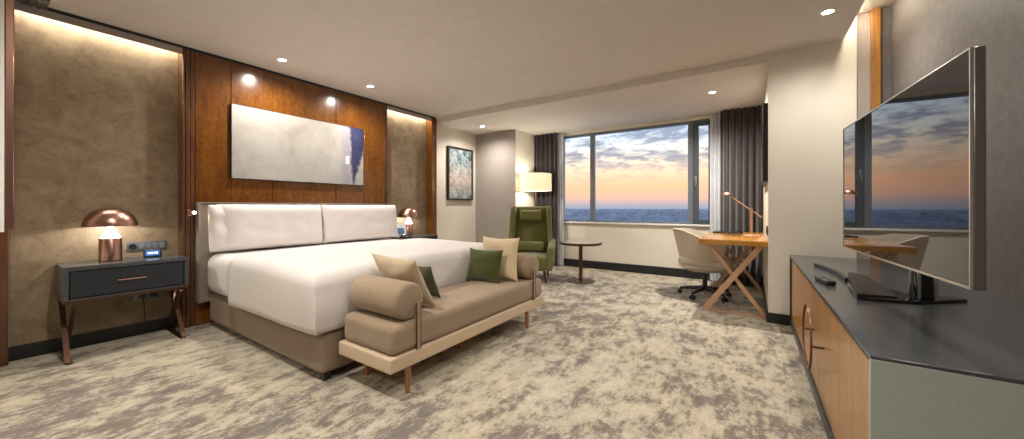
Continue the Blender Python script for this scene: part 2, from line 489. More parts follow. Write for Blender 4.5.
def tag(o, label=None, cat=None, group=None, kind=None):
    if label: o['label'] = label
    if cat: o['category'] = cat
    if group: o['group'] = group
    if kind: o['kind'] = kind
    return o

def thing(name, label, cat, loc=(0, 0, 0), rz=0, group=None):
    o = bpy.data.objects.new(name, None); C.objects.link(o)
    o.empty_display_size = .1
    o.location = loc; o.rotation_euler = (0, 0, rz)
    return tag(o, label, cat, group)

def part(name, bm, mat, parent, label=None, world=False, root=None, ang=38, kind=None):
    if world:
        rt = root or parent
        bmesh.ops.transform(bm, matrix=Matrix.Translation(-Vector(rt.location)), verts=bm.verts)
    o = link_mesh(name, bm, mat, ang=ang); o.parent = parent
    if label: o['label'] = label
    if kind: o['kind'] = kind
    return o

def solid(name, bm, mat, label, cat, group=None, kind=None):
    """a thing that is one mesh: its origin moves to the middle of its base"""
    xs = [v.co for v in bm.verts]
    mn = Vector([min(c[i] for c in xs) for i in range(3)]); mx = Vector([max(c[i] for c in xs) for i in range(3)])
    b = Vector(((mn.x+mx.x)/2, (mn.y+mx.y)/2, mn.z))
    bmesh.ops.transform(bm, matrix=Matrix.Translation(-b), verts=bm.verts)
    o = link_mesh(name, bm, mat); o.location = b
    return tag(o, label, cat, group, kind)

def struct(name, bm, mat, label, cat='wall', parent=None):
    o = link_mesh(name, bm, mat)
    if parent is not None: o.parent = parent; o['label'] = label
    else: tag(o, label, cat, None, 'structure')
    return o

def copy_tree(o, parent=None):
    c = o.copy(); C.objects.link(c); c.parent = parent
    for ch in list(o.children): copy_tree(ch, c)
    return c

# ------------------------------------------------------------------ dimensions (camera eye at x=0, y=0, z=1.2)
XW = -4.81          # plaster wall behind the headboard cladding
XF = -4.66          # face of the timber cladding
CH = 2.80           # main ceiling
SH = 2.715          # lowered ceiling over the window bay
YS = 4.58           # soffit / pier face
YB = 6.70           # window wall
XP = .146           # pier edge
XR = 1.05           # television wall
YN = -2.6           # wall behind the camera
SLOT = .73          # edge of the ceiling slot

# ------------------------------------------------------------------ room shell
struct('floor', box(BM(), -4.95, 1.25, YN-.1, YB+.1, -.1, 0), 'carpet', 'cream carpet with distressed grey brown mottled pattern', 'floor')
bm = BM(); box(bm, -4.95, SLOT, YN-.1, YS, CH, CH+.12)
struct('ceiling', bm, 'ceiling', 'flat pale main ceiling above the bed', 'ceiling')
bm = BM(); box(bm, -4.95, XP-.001, YS, YB+.1, SH, CH+.12)
struct('ceiling.001', bm, 'ceiling', 'lowered ceiling strip over the window bay', 'ceiling')
bm = BM(); box(bm, SLOT-.02, 1.25, YN-.1, YS+.2, CH+.22, CH+.32); box(bm, SLOT-.03, SLOT, YN-.1, YS, CH+.12, CH+.24)
struct('ceiling.002', bm, 'ceiling', 'top of the lit ceiling slot along the television wall', 'ceiling')

bm = BM(); box(bm, -4.95, XW, YN-.1, YB+.1, 0, CH+.1)
struct('wall_left', bm, 'white_wall', 'white wall behind the bed side of the room', 'wall')
# bronze wallpaper recesses
bm = BM(); box(bm, XW, XW+.012, .13, 1.115, 0, CH-.005)
struct('trim_1', bm, 'gold_paper', 'bronze mottled wallpaper panel behind the nearer nightstand', 'wall panel')
bm = BM(); box(bm, XW, XW+.012, 3.50, 4.42, 0, CH-.005)
struct('trim_2', bm, 'gold_paper', 'bronze mottled wallpaper panel beyond the far side of the bed', 'wall panel')
# timber cladding behind the bed
bm = BM()
box(bm, XW, XF-.012, 1.118, 3.497, 0, CH-.03)
ed = [1.21, 1.509, 1.91, 2.68, 3.10, 3.457]
for a, b in zip(ed[:-1], ed[1:]):
    box(bm, XF-.014, XF, a+.003, b-.003, 0.0, CH-.035, .002, 1)
struct('trim_3', bm, 'wood', 'amber burl timber panelling behind the bed', 'wall panel')
bm = BM()
for a, b, d in ((1.116, 1.135, .004), (1.139, 1.17, 0), (1.174, 1.207, .006)):
    box(bm, XW, XF-d+.006, a, b, 0, CH-.035, .002, 1)
struct('trim_4', bm, 'wood_dark', 'grooved timber post between the nearer wallpaper panel and the bed panelling', 'wall panel')
bm = BM(); box(bm, XW, XF+.004, 3.46, 3.497, 0, CH-.035, .002, 1)
struct('trim_5', bm, 'wood_dark', 'narrow timber post where the bed panelling meets the far wallpaper', 'wall panel')
bm = BM(); box(bm, XW, XF, 4.425, 4.52, 0, CH-.03, .003, 1); box(bm, XW, XF+.01, 4.50, 4.53, 0, CH-.03, .002, 1)
struct('trim_6', bm, 'wood', 'amber timber end post beside the white wall with the small picture', 'wall panel')
bm = BM(); box(bm, XW, XF-.02, -.02, .122, 0, CH-.03, .003, 1)
struct('trim_7', bm, 'wood_dark', 'dark timber end post at the near end of the headboard wall', 'wall panel')
# light pelmets over the wallpaper, black strip standing in for the shadow gap along the ceiling
for i, (a, b) in enumerate(((.122, 1.116), (3.497, 4.425))):
    bm = BM(); box(bm, XF-.03, XF-.008, a, b, CH-.085, CH-.03)
    struct('trim_%d' % (8+i), bm, 'taupe_wall', ('taupe pelmet hiding the light above the nearer wallpaper', 'taupe pelmet hiding the light above the far wallpaper')[i], 'pelmet')
bm = BM(); box(bm, XF-.035, XF-.014, -.02, 4.53, CH-.034, CH)
struct('trim_10', bm, 'skirting', 'black strip standing in for the shadow gap between the timber panelling and the ceiling', 'trim')
for i, (a, b) in enumerate(((.122, 1.116), (3.497, 4.425))):
    bm = BM(); box(bm, XW+.011, XF-.045, a+.01, b-.01, CH-.010, CH+.003)
    solid('led_strip', bm, 'led', ('warm light strip above the nearer bronze wallpaper', 'warm light strip above the far bronze wallpaper')[i], 'strip light', 'strip lights over the wallpaper')
bm = BM(); box(bm, XW, XW+.03, .122, 1.116, 0, .11, .003, 1)
struct('baseboard_left', bm, 'skirting', 'black skirting under the nearer wallpaper panel', 'baseboard')
bm = BM(); box(bm, XW, XW+.03, 3.50, 4.425, 0, .11, .003, 1)
struct('baseboard_left.001', bm, 'skirting', 'black skirting under the far wallpaper panel', 'baseboard')

# boxed column in the corner, window wall, pier
bm = BM(); box(bm, XW-.02, -3.81, 5.80, YB+.1, 0, CH)
struct('wall_column', bm, 'taupe_wall', 'boxed taupe column in the corner behind the green armchair', 'column')
bm = BM(); box(bm, -3.81, -3.805, 5.802, YB, 0, SH)
struct('wall_column.001', bm, 'white_wall', 'cream side of the boxed corner column', 'column')
WX0, WX1, WZ0, WZ1 = -3.27, -.53, .91, 2.665
bm = BM()
box(bm, -3.9, XP+.3, YB, YB+.2, 0, WZ0); box(bm, -3.9, XP+.3, YB, YB+.2, WZ1, CH)
box(bm, -3.9, WX0, YB, YB+.2, WZ0, WZ1); box(bm, WX1, XP+.3, YB, YB+.2, WZ0, WZ1)
struct('wall_back', bm, 'white_wall', 'white window wall below and around the large window', 'wall')
bm = BM(); box(bm, XP, .82, YS, YB+.1, 0, CH+.3)
struct('wall_pier', bm, 'white_wall', 'cream pier between the desk alcove and the sideboard', 'wall')
bm = BM(); box(bm, .82, .916, YS+.03, YS+.2, 0, CH+.3)  # tan paint stands in for the shade inside this recess
struct('wall_pier.001', bm, 'taupe_wall', 'narrow recess with its shade painted tan beside the golden timber strip', 'wall')
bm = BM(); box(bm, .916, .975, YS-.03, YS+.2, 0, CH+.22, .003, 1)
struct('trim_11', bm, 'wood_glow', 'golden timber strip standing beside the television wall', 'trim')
bm = BM(); box(bm, .975, XR+.1, YS, YS+.2, 0, CH+.3)
struct('wall_pier.002', bm, 'grey_paper', 'grey wallpaper return next to the golden timber strip', 'wall')
bm = BM(); box(bm, XR, XR+.15, YN-.1, YS+.2, 0, CH+.3)
struct('wall_right', bm, 'grey_paper', 'grey textured wallpaper wall behind the television', 'wall')
bm = BM(); box(bm, -4.95, 1.2, YN-.15, YN, 0, CH+.3)
struct('wall_front', bm, 'white_wall', 'white wall behind the viewpoint', 'wall')
bm = BM(); box(bm, XW-.02, -3.55, -.35, .055, 0, CH)
struct('wall_near', bm, 'white_wall', 'short return wall at the near end of the headboard wall', 'wall')
bm = BM(); box(bm, SLOT+.01, SLOT+.07, 3.75, YS-.02, CH+.208, CH+.22)
solid('led_strip', bm, 'led_soft', 'warm light strip hidden in the ceiling slot by the television wall', 'strip light')
bm = BM(); box(bm, -3.805, XP, YB-.02, YB, 0, .148, .003, 1)
struct('baseboard_back', bm, 'skirting', 'black skirting under the large window', 'baseboard')
bm = BM(); box(bm, XP-.014, .82, YS-.016, YS, 0, .105, .003, 1); box(bm, XP-.014, XP, YS, YB-.02, 0, .105, .003, 1)
struct('baseboard_right', bm, 'skirting', 'black skirting around the cream pier', 'baseboard')
bm = BM(); box(bm, XW, XW+.015, 4.53, 5.80, 0, .105, .003, 1); box(bm, XW, -3.79, 5.785, 5.80, 0, .105, .003, 1)
struct('baseboard_left.002', bm, 'skirting', 'black skirting under the small framed picture', 'baseboard')

# window
bm = BM(); fw = .045
box(bm, WX0, WX1, YB+.03, YB+.10, WZ0, WZ0+.03); box(bm, WX0, WX1, YB+.03, YB+.10, WZ1-fw, WZ1)
box(bm, WX0, WX0+.03, YB+.03, YB+.10, WZ0, WZ1); box(bm, WX1-.03, WX1, YB+.03, YB+.10, WZ0, WZ1)
box(bm, -2.65, -2.565, YB+.02, YB+.10, WZ0, WZ1, .004, 1)
box(bm, -.90, -.82, YB+.02, YB+.10, WZ0, WZ1, .004, 1)
win = struct('window_1', bm, 'alu', 'large grey framed window looking over the city at dusk', 'window')
bm = BM()
box(bm, -.82, -.735, YB+.0, YB+.07, WZ0+.02, WZ1-.03, .004, 1); box(bm, -.59, -.555, YB+.0, YB+.07, WZ0+.02, WZ1-.03, .004, 1)
box(bm, -.735, -.59, YB+.0, YB+.07, WZ0+.02, WZ0+.08, .004, 1); box(bm, -.735, -.59, YB+.0, YB+.07, WZ1-.10, WZ1-.03, .004, 1)
sash = struct('window_sash', bm, 'alu_dark', 'narrow opening sash', parent=win)
bm = BM(); box(bm, -.79, -.76, YB-.012, YB, 1.58, 1.72, .004, 2); tube(bm, [(-.775, YB-.012, 1.66), (-.775, YB-.045, 1.66), (-.775, YB-.045, 1.54)], .009, 10)
struct('window_handle', bm, 'steel', 'steel sash handle', parent=win)
bm = BM(); box(bm, WX0+.02, WX1-.02, YB+.085, YB+.089, WZ0+.02, WZ1-.02)
struct('window_pane', bm, 'glass', 'clear glass', parent=win)
bm = BM(); box(bm, WX0-.02, WX1+.03, YB-.05, YB+.03, WZ0-.03, WZ0, .005, 2)
struct('window_sill', bm, 'white_gloss', 'pale sill board', parent=win)

# ------------------------------------------------------------------ curtains
solid('curtain', drape(BM(), -3.79, -3.27, 6.50, .015, SH-.01, 5, .045, seed=2), 'drape', 'gathered taupe curtain hanging behind the floor lamp', 'curtain', None)
solid('curtain', drape(BM(), -.405, XP-.03, 6.46, .015, SH-.01, 6, .05, seed=5), 'drape', 'gathered dark taupe curtain hanging behind the desk', 'curtain', None)
solid('sheer_curtain', drape(BM(), -3.31, -3.165, 6.60, .015, SH-.01, 3, .022, .004, seed=3), 'sheer', 'white sheer curtain at the armchair end of the window', 'sheer curtain', None)
solid('sheer_curtain', drape(BM(), -.56, -.40, 6.60, .015, SH-.01, 3, .022, .004, seed=4), 'sheer', 'white sheer curtain beside the opening sash near the desk', 'sheer curtain', None)

# ------------------------------------------------------------------ bed
bed = thing('bed', 'wide double bed with taupe base and white fitted mattress', 'bed', (-3.57, 2.37, 0))
bx0, bx1, by0, by1 = -4.555, -2.43, 1.292, 3.43
part('base', soft_box(BM(), bx0, bx1, by0, by1, .05, .338, .035, 6), 'bed_base', bed, 'taupe upholstered box base', world=True)
part('mattress', soft_box(BM(), bx0, bx1-.02, by0-.035, by1+.02, .342, .735, .10, 12, (0, .01, .012), .004, 3), 'linen', bed, 'white sheeted mattress', world=True)
for x, y in ((bx1-.05, by0+.06), (bx1-.05, by1-.06), (bx0+.25, by0+.25), (bx0+.25, by1-.25)):
    part('leg', box(BM(), x-.03, x+.03, y-.03, y+.03, 0, .051, .004, 1), 'black', bed, 'black block foot', world=True)
# duvet: covers the bed from the turndown to the foot, drapes over the sides
def duvet_mesh():
    bm = BM(); X0, X1 = -3.80, -2.405; Y0, Y1 = by0-.072, by1+.06; zt = .768
    prof = []          # cross section (y, z, weight) from the near hem over the top to the far hem
    k = 9; rr = .10
    for i in range(9): prof.append((Y0, .348+(zt-rr-.348)*i/8))
    for i in range(1, k+1):
        t = PI/2*i/k; prof.append((Y0+rr*(1-math.cos(t)), zt-rr+rr*math.sin(t)))
    for i in range(1, 25): prof.append((Y0+rr+(Y1-Y0-2*rr)*i/24, zt))
    for i in range(1, k+1):
        t = PI/2*(1-i/k); prof.append((Y1-rr*(1-math.cos(t)), zt-rr+rr*math.sin(t)))
    for i in range(1, 9): prof.append((Y1, zt-rr-(zt-rr-.348)*i/8))
    cy = (Y0+Y1)/2; rows = []
    secs = [(X0+(X1-.11-X0)*i/22, 0) for i in range(23)]+[(X1-.11+.11*math.sin(PI/2*i/8), .11*(1-math.cos(PI/2*i/8))) for i in range(1, 9)]
    for X, drop in secs:
        row = []
        for (y, z) in prof:
            zz = min(z, zt-drop)
            s = 1-(drop/.11)*.02
            yy = cy+(y-cy)*s
            p = Vector((X, yy, zz))
            t = (y-cy)/((Y1-Y0)/2)
            if abs(t) < .93: p.z += .018*(1-t*t)
            nv = mnoise.noise_vector(p*2.3+Vector((3, 1, 9)))
            p.z += nv.z*.008; side = 1 if abs(t) > .93 else 0
            p.y += nv.y*.014*side
            if side: p.y += math.copysign(.012, t)*math.sin((z-.348)/.42*PI)
            row.append(bm.verts.new(p))
        rows.append(row)
    # foot panel hanging down to the base, welded to the vertical edges of the two side panels
    for a, b in zip(rows[:-1], rows[1:]):
        for q in range(len(prof)-1): bm.faces.new((a[q], a[q+1], b[q+1], b[q]))
    base = rows[-1]; NP = len(prof); q0, q1 = 8, NP-9
    prev = base[q0:q1+1]; zlo = prof[0][1]
    for j in range(1, 9):
        row = [base[q0-j]]
        for q in range(q0+1, q1):
            v = base[q].co; y = v.y
            zz = (zt-.11)-(zt-.11-zlo)*j/8
            row.append(bm.verts.new((X1+.014*math.sin(j/8*PI)+.012*mnoise.noise(Vector((y*4, zz*4, 1))), y, zz)))
        row.append(base[q1+j])
        for q in range(len(row)-1):
            bm.faces.new((prev[q], prev[q+1], row[q+1], row[q]))
        prev = row
    return bm
dv = link_mesh('duvet', duvet_mesh(), 'linen', ang=60)
sm = dv.modifiers.new('thickness', 'SOLIDIFY'); sm.thickness = .016; sm.offset = -1
tag(dv, 'smooth white duvet spread over the bed down to its base', 'duvet')
hb = thing('headboard', 'low grey upholstered headboard fixed to the timber panelling', 'headboard', (-4.605, 2.355, .24))
part('panel', soft_box(BM(), -4.655, -4.57, 1.214, 3.497, .24, 1.238, .015, 6), 'headboard', hb, world=True)
bm = BM()
for a, b in ((1.214, 1.232), (3.479, 3.497)): box(bm, -4.66, -4.562, a, b, .24, 1.25, .003, 1)
box(bm, -4.66, -4.562, 1.232, 3.479, 1.236, 1.25, .003, 1)
part('edge_trim', bm, 'headboard', hb, 'darker taupe border', world=True)

def lean(x, y, z, face, tilt, roll=0):
    """local x -> sideways, local y -> up (leaning back by tilt), local z -> the facing direction (heading 'face' in radians from +x)"""
    f = Vector((math.cos(face), math.sin(face), 0)); up = Vector((0, 0, 1))
    n = (f*math.cos(tilt)+up*math.sin(tilt)).normalized(); u = (up*math.cos(tilt)-f*math.sin(tilt)).normalized(); s = u.cross(n)
    m = Matrix((s, u, n)).transposed().to_4x4(); m.translation = (x, y, z)
    return m @ Matrix.Rotation(roll, 4, 'Z')

def bed_pillow(y, x, w, h, t, label, seed, tilt=.10):
    T = thing('bed_pillow', label, 'pillow', (x, y, .757), 0, 'upright white bed pillows')
    m = lean(0, 0, 0, 0, tilt)
    if seed == 1:      # pillowcase with its open hem showing at the near end
        part('cushion', pillow(BM(), w-.07, h, t, m @ Matrix.Translation((.035, 0, 0)), .006, 34, .004, seed, 7.0), 'linen2', T)
        part('case_hem', pillow(BM(), .20, h-.01, .15, m @ Matrix.Translation((-w/2+.10, .002, .0)), .01, 20, .012, 9, 5.0), 'linen2', T, 'loose pillowcase hem')
    else:
        part('cushion', pillow(BM(), w, h, t, m, .006, 34, .004, seed, 7.0), 'linen2', T)
    return T
p1 = bed_pillow(1.795, -4.375, 1.10, .475, .23, 'white upright pillow on the bed beside the reading light', 1)
p2 = bed_pillow(2.905, -4.375, 1.10, .475, .23, 'white upright pillow on the bed beside the far nightstand', 2)

# ------------------------------------------------------------------ nightstands
def nightstand():
    t = thing('nightstand', 'charcoal nightstand with copper crossed legs holding the alarm clock', 'nightstand', (-4.55, .715, 0), 0)
    # local: x forward (+.22 front), y along the wall
    bm = BM(); box(bm, -.235, .22, -.365, .365, .705, .735, .004, 2); box(bm, -.235, .22, -.365, -.335, .475, .705, .003, 1)
    box(bm, -.235, .22, .335, .365, .475, .705, .003, 1); box(bm, -.235, -.215, -.335, .335, .475, .705); box(bm, -.235, .22, -.335, .335, .475, .49)
    part('body', bm, 'grey_lacquer', t)
    part('top', box(BM(), -.236, .222, -.367, .367, .7352, .739, .001, 1), 'grey_leather', t, 'grey leather top')
    d = part('drawer', box(BM(), -.2, .212, -.330, .330, .495, .699, .003, 1), 'navy', t, 'blue black drawer front')
    bm = BM(); tube(bm, [(.225, -.085, .60), (.225, .085, .60)], .006, 10); tube(bm, [(.212, -.075, .60), (.225, -.075, .60)], .004, 8); tube(bm, [(.212, .075, .60), (.225, .075, .60)], .004, 8)
    part('drawer_handle', bm, 'copper', d, 'slim copper handle')
    bm = BM(); box(bm, -.225, .205, -.36, .36, .45, .474, .002, 1)
    part('rail', bm, 'copper_dark', t, 'copper rail under the body')
    for s in (-1, 1):
        y = s*.335
        part('leg', bar(BM(), (.215, y-.006, 0), (-.205, y-.006, .452), .046, .03), 'copper_dark', t)
        part('leg', bar(BM(), (-.215, y+.026*-s, 0), (.205, y+.026*-s, .452), .046, .02), 'copper_dark', t)
        part('floor_rail', box(BM(), -.225, .235, y-.022-.012*s, y+.014-.006*s, 0, .012, .002, 1), 'copper_dark', t)
    return t
ns = nightstand()
ns2 = copy_tree(ns); ns2.location = (-4.55, 3.875, 0); ns2['label'] = 'charcoal nightstand beyond the bed beside the timber end post'
ns['group'] = ns2['group'] = 'matching nightstands'

def mushroom(loc, label):
    t = thing('table_lamp', label, 'lamp', loc, 0, 'copper mushroom lamps')
    part('base', lathe(BM(), [(0, 0), (.066, 0), (.070, .004), (.070, .188), (.066, .194), (0, .194)]), 'copper', t)
    part('diffuser', lathe(BM(), [(.062, .1941), (.061, .197), (.016, .296), (.006, .306), (0, .308)]), 'cone', t, 'glowing white cone')
    bm = BM(); prof = []
    n = 14
    for i in range(n+1):
        a = PI/2*i/n; prof.append((.165*math.cos(a), .300+.160*math.sin(a)))
    prof[-1] = (0, .46)
    for i in range(n+1):
        a = PI/2*(1-i/n); prof.append((max(0, .161*math.cos(a)) if i else 0, .302+.154*math.sin(a)))
    lathe(bm, prof, seg=48, close=True)
    part('shade', bm, 'copper', t, 'copper dome shade')
    part('stem', tube(BM(), [(0, 0, .31), (0, 0, .458)], .008, 10), 'copper', t)
    part('switch', tube(BM(), [(.069, 0, .035), (.082, 0, .035)], .008, 12), 'copper_dark', t)
    return t
lampA = mushroom((-4.60, .63, .739), 'lit copper dome table lamp standing beside the alarm clock')
lampB = copy_tree(lampA); lampB.location = (-4.60, 3.86, .739); lampB['label'] = 'lit copper dome table lamp beside the white card beyond the bed'
for L_ in (lampA, lampB): L_.rotation_euler.z = R(-10)

ck = thing('alarm_clock', 'small black alarm clock with glowing blue screen on the nightstand', 'clock', (-4.62, .895, .739), R(-12))
part('body', box(BM(), -.05, .045, -.060, .060, 0, .078, .012, 3), 'black', ck)
sc = part('screen', box(BM(), .0452, .0468, -.048, .048, .016, .066), 'clock_face', ck, 'blue lit screen')
bm = BM(); box(bm, .0469, .0476, -.030, .004, .034, .048); box(bm, .0469, .0476, .012, .034, .034, .048)
part('display_segment', bm, 'digits', sc, 'pale lit display area')

# control plate and outlet on the bronze wallpaper
xp = XW+.012
cp = thing('control_panel', 'grey bedside switch plate above the alarm clock', 'switch plate', (xp, .89, .79))
part('plate', box(BM(), 0, .010, -.135, .135, 0, .085, .003, 2), 'plate', cp)
for i in range(4):
    part('switch', box(BM(), .010, .015, -.055+i*.046, -.017+i*.046, .016, .070, .002, 1), 'switch', cp)
bm = BM(); lathe(bm, [(0, .0), (.026, .0), (.026, .006), (.019, .006), (.017, .002), (0, .002)], mat=Matrix.Translation((.010, -.098, .043)) @ Matrix.Rotation(PI/2, 4, 'Y'), seg=24)
part('socket', bm, 'black', cp, 'round socket well')
so = thing('power_outlet', 'low grey wall outlet with black plug under the nightstand', 'outlet', (xp, .885, .325))
part('plate', box(BM(), 0, .010, -.09, .09, 0, .09, .003, 2), 'plate', so)
bm = BM(); box(bm, .010, .045, -.055, -.005, .02, .07, .006, 2); tube(bm, [(.04, -.03, .03), (.07, -.03, .0), (.06, -.02, -.12), (.03, -.01, -.21)], .004, 8)
part('plug', bm, 'black', so, 'black plug and cord')
part('plug', box(BM(), .010, .04, .02, .065, .022, .066, .006, 2), 'black', so, 'black plug')

# reading light
rl = thing('reading_light', 'small glowing copper reading light on the timber post', 'light', (XF+.006, 1.165, 1.13))
part('mount', box(BM(), 0, .012, -.018, .018, -.02, .045, .003, 2), 'copper', rl)
part('arm', tube(BM(), [(.012, 0, .01), (.04, 0, .01), (.06, .01, .015)], .005, 10), 'copper', rl)
bm = BM(); lathe(bm, [(0, -.045), (.012, -.045), (.017, -.03), (.017, .0), (.014, .0), (0, -.002)], mat=Matrix.Translation((.085, .015, .016)) @ Matrix.Rotation(R(80), 4, 'Y'), seg=20)
hd = part('head', bm, 'copper', rl)
bm = BM(); lathe(bm, [(0, .001), (.013, .001), (.010, .006), (0, .008)], mat=Matrix.Translation((.085, .015, .016)) @ Matrix.Rotation(R(80), 4, 'Y'), seg=20)
part('lens', bm, 'lens_small', hd, 'glowing lens')

# things on the far nightstand
cd = thing('tent_card', 'white tent card with blue print beside the far lamp', 'card', (-4.56, 3.66, .739), R(-25))
bm = BM(); prism(bm, [(-.05, 0), (-.047, 0), (0, .196), (.047, 0), (.05, 0), (.002, .206), (-.002, .206)], 'y', -.085, .085)
cf = part('card', bm, 'paper_card', cd)
bm = BM(); bar(bm, (.046, -.0, .05), (.026, 0, .135), .002, .10, (0, 1, 0)); part('print', bm, 'blue_print', cf, 'blue printed picture')
ph = thing('telephone', 'low black telephone handset at the foot of the white card', 'telephone', (-4.385, 3.62, .739), R(4))
part('body', box(BM(), -.05, .05, -.085, .085, 0, .022, .006, 2), 'black', ph)
part('handset', soft_box(BM(), -.022, .022, -.08, .08, .022, .045, .01, 3), 'black_gloss', ph)

# ------------------------------------------------------------------ wall art
cv = thing('wall_art', 'large pale abstract canvas with indigo streak above the bed', 'painting', (XF, 2.285, 1.515))
part('frame', box(BM(), .0, .03, -.786, .786, -.006, .801), 'frame_black', cv, 'thin dark edge')
part('canvas', box(BM(), .0301, .036, -.780, .780, 0, .795), 'canvas', cv)
pc = thing('framed_picture', 'tall black framed print of mottled teal and red on white wall', 'picture', (XW, 5.30, 1.34))
bm = BM(); w_ = .36; hh = 1.03
for a, b, c, d in ((-w_, -w_+.03, 0, hh), (w_-.03, w_, 0, hh), (-w_+.03, w_-.03, 0, .03), (-w_+.03, w_-.03, hh-.03, hh)):
    box(bm, .0, .05, a, b, c, d, .002, 1)
part('frame', bm, 'frame_black', pc)
part('print', box(BM(), .005, .03, -w_+.03, w_-.03, .03, hh-.03), 'print', pc)

# mirror box at the near end of the wall and vent
mr = thing('wall_mirror', 'copper edged mirror panel hung on the near return wall', 'mirror', (-3.95, .058, 1.07))
part('frame', box(BM(), -.35, .35, .024, .054, 0, 1.60, .003, 1), 'copper', mr, 'copper edge')
part('backing', box(BM(), -.35, .352, .0, .022, -.015, 1.6, .002, 1), 'white_gloss', mr, 'white backing board')
part('glass', box(BM(), -.34, .34, .0541, .056, .02, 1.58), 'mirror', mr, 'mirror glass')
bm = BM(); box(bm, -4.70, -4.45, .07, .30, CH-.03, CH, .003, 1)
for i in range(5): box(bm, -4.69, -4.46, .09+i*.04, .105+i*.04, CH-.036, CH-.03)
solid('air_vent', bm, 'grey_lacquer', 'dark grey ceiling vent above the near timber post', 'vent')

# ------------------------------------------------------------------ daybed bench at the foot of the bed
X0, X1, Y0, Y1 = -2.38, -1.815, 1.385, 3.315
db = thing('daybed', 'long brown tweed daybed with bolsters on a cream base', 'daybed', ((X0+X1)/2, (Y0+Y1)/2, 0))
part('base', soft_box(BM(), X0, X1, Y0, Y1, .178, .272, .012, 4), 'bench_base', db, 'cream base beam', world=True)
part('seat_cushion', soft_box(BM(), X0+.01, X1-.005, Y0+.02, Y1-.02, .273, .462, .045, 10, (0, 0, .008), .003, 5), 'bench_cush', db, world=True)
for x in (X0+.09, X1-.035):
    for y in (Y0+.16, Y1-.29):
        part('leg', tube(BM(), [(x, y, 0), (x, y, .179)], [.016, .021], 14), 'leg_wood', db, 'copper brown wooden leg', world=True)
for s, y in ((1, Y0+.175), (-1, Y1-.165)):
    bm = BM(); r = .122; prof = [(0, -.262), (r-.03, -.262), (r-.012, -.256), (r, -.238), (r, .238), (r-.012, .256), (r-.03, .262), (0, .262)]
    lathe(bm, prof, mat=Matrix.Translation(((X0+X1)/2-.005, y, .462+r+.004)) @ Matrix.Rotation(PI/2, 4, 'Y'), seg=44)
    bo = part('bolster', bm, 'bench_cush', db, world=True)
    bm = BM(); xs = X1+.001
    box(bm, xs-.006, xs+.004, y+s*.045-.016, y+s*.045+.016, .27, .578, .002, 1)
    part('strap', bm, 'bench_cush', bo, 'tweed strap', world=True, root=db)
    bm = BM(); box(bm, xs-.006, xs+.006, y+s*.045-.020, y+s*.045-.016, .27, .578, .002, 1); box(bm, xs-.006, xs+.006, y+s*.045+.016, y+s*.045+.020, .27, .578, .002, 1)
    part('piping', bm, 'dark_leg', bo, 'dark strap edging', world=True, root=db)

def cushion(x, y, z, face, tilt, w, h, t, mat, label, seed, roll=0, pinch=.10):
    bm = pillow(BM(), w, h, t, lean(x, y, z, face, tilt, roll), pinch, 22, .010, seed)
    return solid('throw_cushion', bm, mat, label, 'cushion')
cushion(-2.145, 1.845, .485, R(90), R(30), .47, .42, .14, 'beige_cush', 'beige throw cushion leaning over the nearer bolster', 1, R(3))
cushion(-2.215, 2.045, .475, R(90), R(22), .33, .29, .09, 'green_dark', 'dark green throw cushion half hidden behind the beige one', 2)
cushion(-2.19, 2.74, .474, R(-85), R(13), .40, .32, .12, 'green_cush', 'moss green velvet throw cushion in front of the far beige cushion', 3)
cushion(-2.12, 2.915, .472, R(-85), R(6), .44, .43, .13, 'beige_lite', 'sand beige throw cushion against the far bolster', 4)

# ------------------------------------------------------------------ armchair (local: faces -y)
ac = thing('armchair', 'olive green wing armchair with dark wooden legs by the window', 'armchair', (-3.10, 5.15, 0), math.atan2(.42, .91))
part('seat', soft_box(BM(), -.30, .30, -.36, .26, .19, .415, .05, 6, (0, 0, .02)), 'green_chair', ac)
mb = Matrix.Translation((0, .30, .40)) @ Matrix.Rotation(R(-9), 4, 'X')
part('backrest', soft_box(BM(), -.30, .30, -.06, .06, -.18, .82, .045, 8, (0, .015, 0), mat=mb), 'green_chair', ac)
for s in (-1, 1):
    bm = soft_box(BM(), s*.345-.058, s*.345+.058, -.37, .30, .19, .66, .05, 7)
    for v in bm.verts:       # the arm top slopes down to the front and flares outward
        k = max(0, (v.co.z-.19)/.47)
        v.co.z -= .09*k*max(0, (.15-v.co.y)/.5); v.co.x += s*.03*k
        v.co.y += .05*k*(1 if v.co.y < 0 else 0)
    part('arm', bm, 'green_chair', ac)
    bm = BM(); prism(bm, [(.02, .60), (.10, .72), (.13, .92), (.155, 1.14), (.20, 1.222), (.36, 1.222), (.41, 1.18), (.34, .60)], 'x', s*.292, s*.372, .022)
    for v in bm.verts: v.co.x += s*.05*max(0, .30-v.co.y)-s*.045*max(0, v.co.z-.6)
    part('wing', bm, 'green_chair', ac)
mh = Matrix.Translation((0, .255, 1.035)) @ Matrix.Rotation(R(-9), 4, 'X')
part('headrest', soft_box(BM(), -.19, .19, -.055, .045, -.075, .115, .045, 5, (0, .015, 0), mat=mh), 'green_chair', ac, 'padded headrest roll')
for x in (-.27, .27):
    for y in (-.31, .27):
        part('leg', tube(BM(), [(x*1.1, y*1.06, 0), (x, y, .195)], [.015, .024], 12), 'dark_leg', ac, 'dark tapered wooden leg')
mA = ac.matrix_basis.copy() if False else Matrix.Translation((-3.10, 5.15, 0)) @ Matrix.Rotation(math.atan2(.42, .91), 4, 'Z')
bm = soft_box(BM(), -.24, .24, .06, .17, .435, .615, .05, 6, (0, .02, 0), mat=mA)
solid('lumbar_cushion', bm, 'green_chair', 'olive lumbar cushion lying in the green armchair', 'cushion')

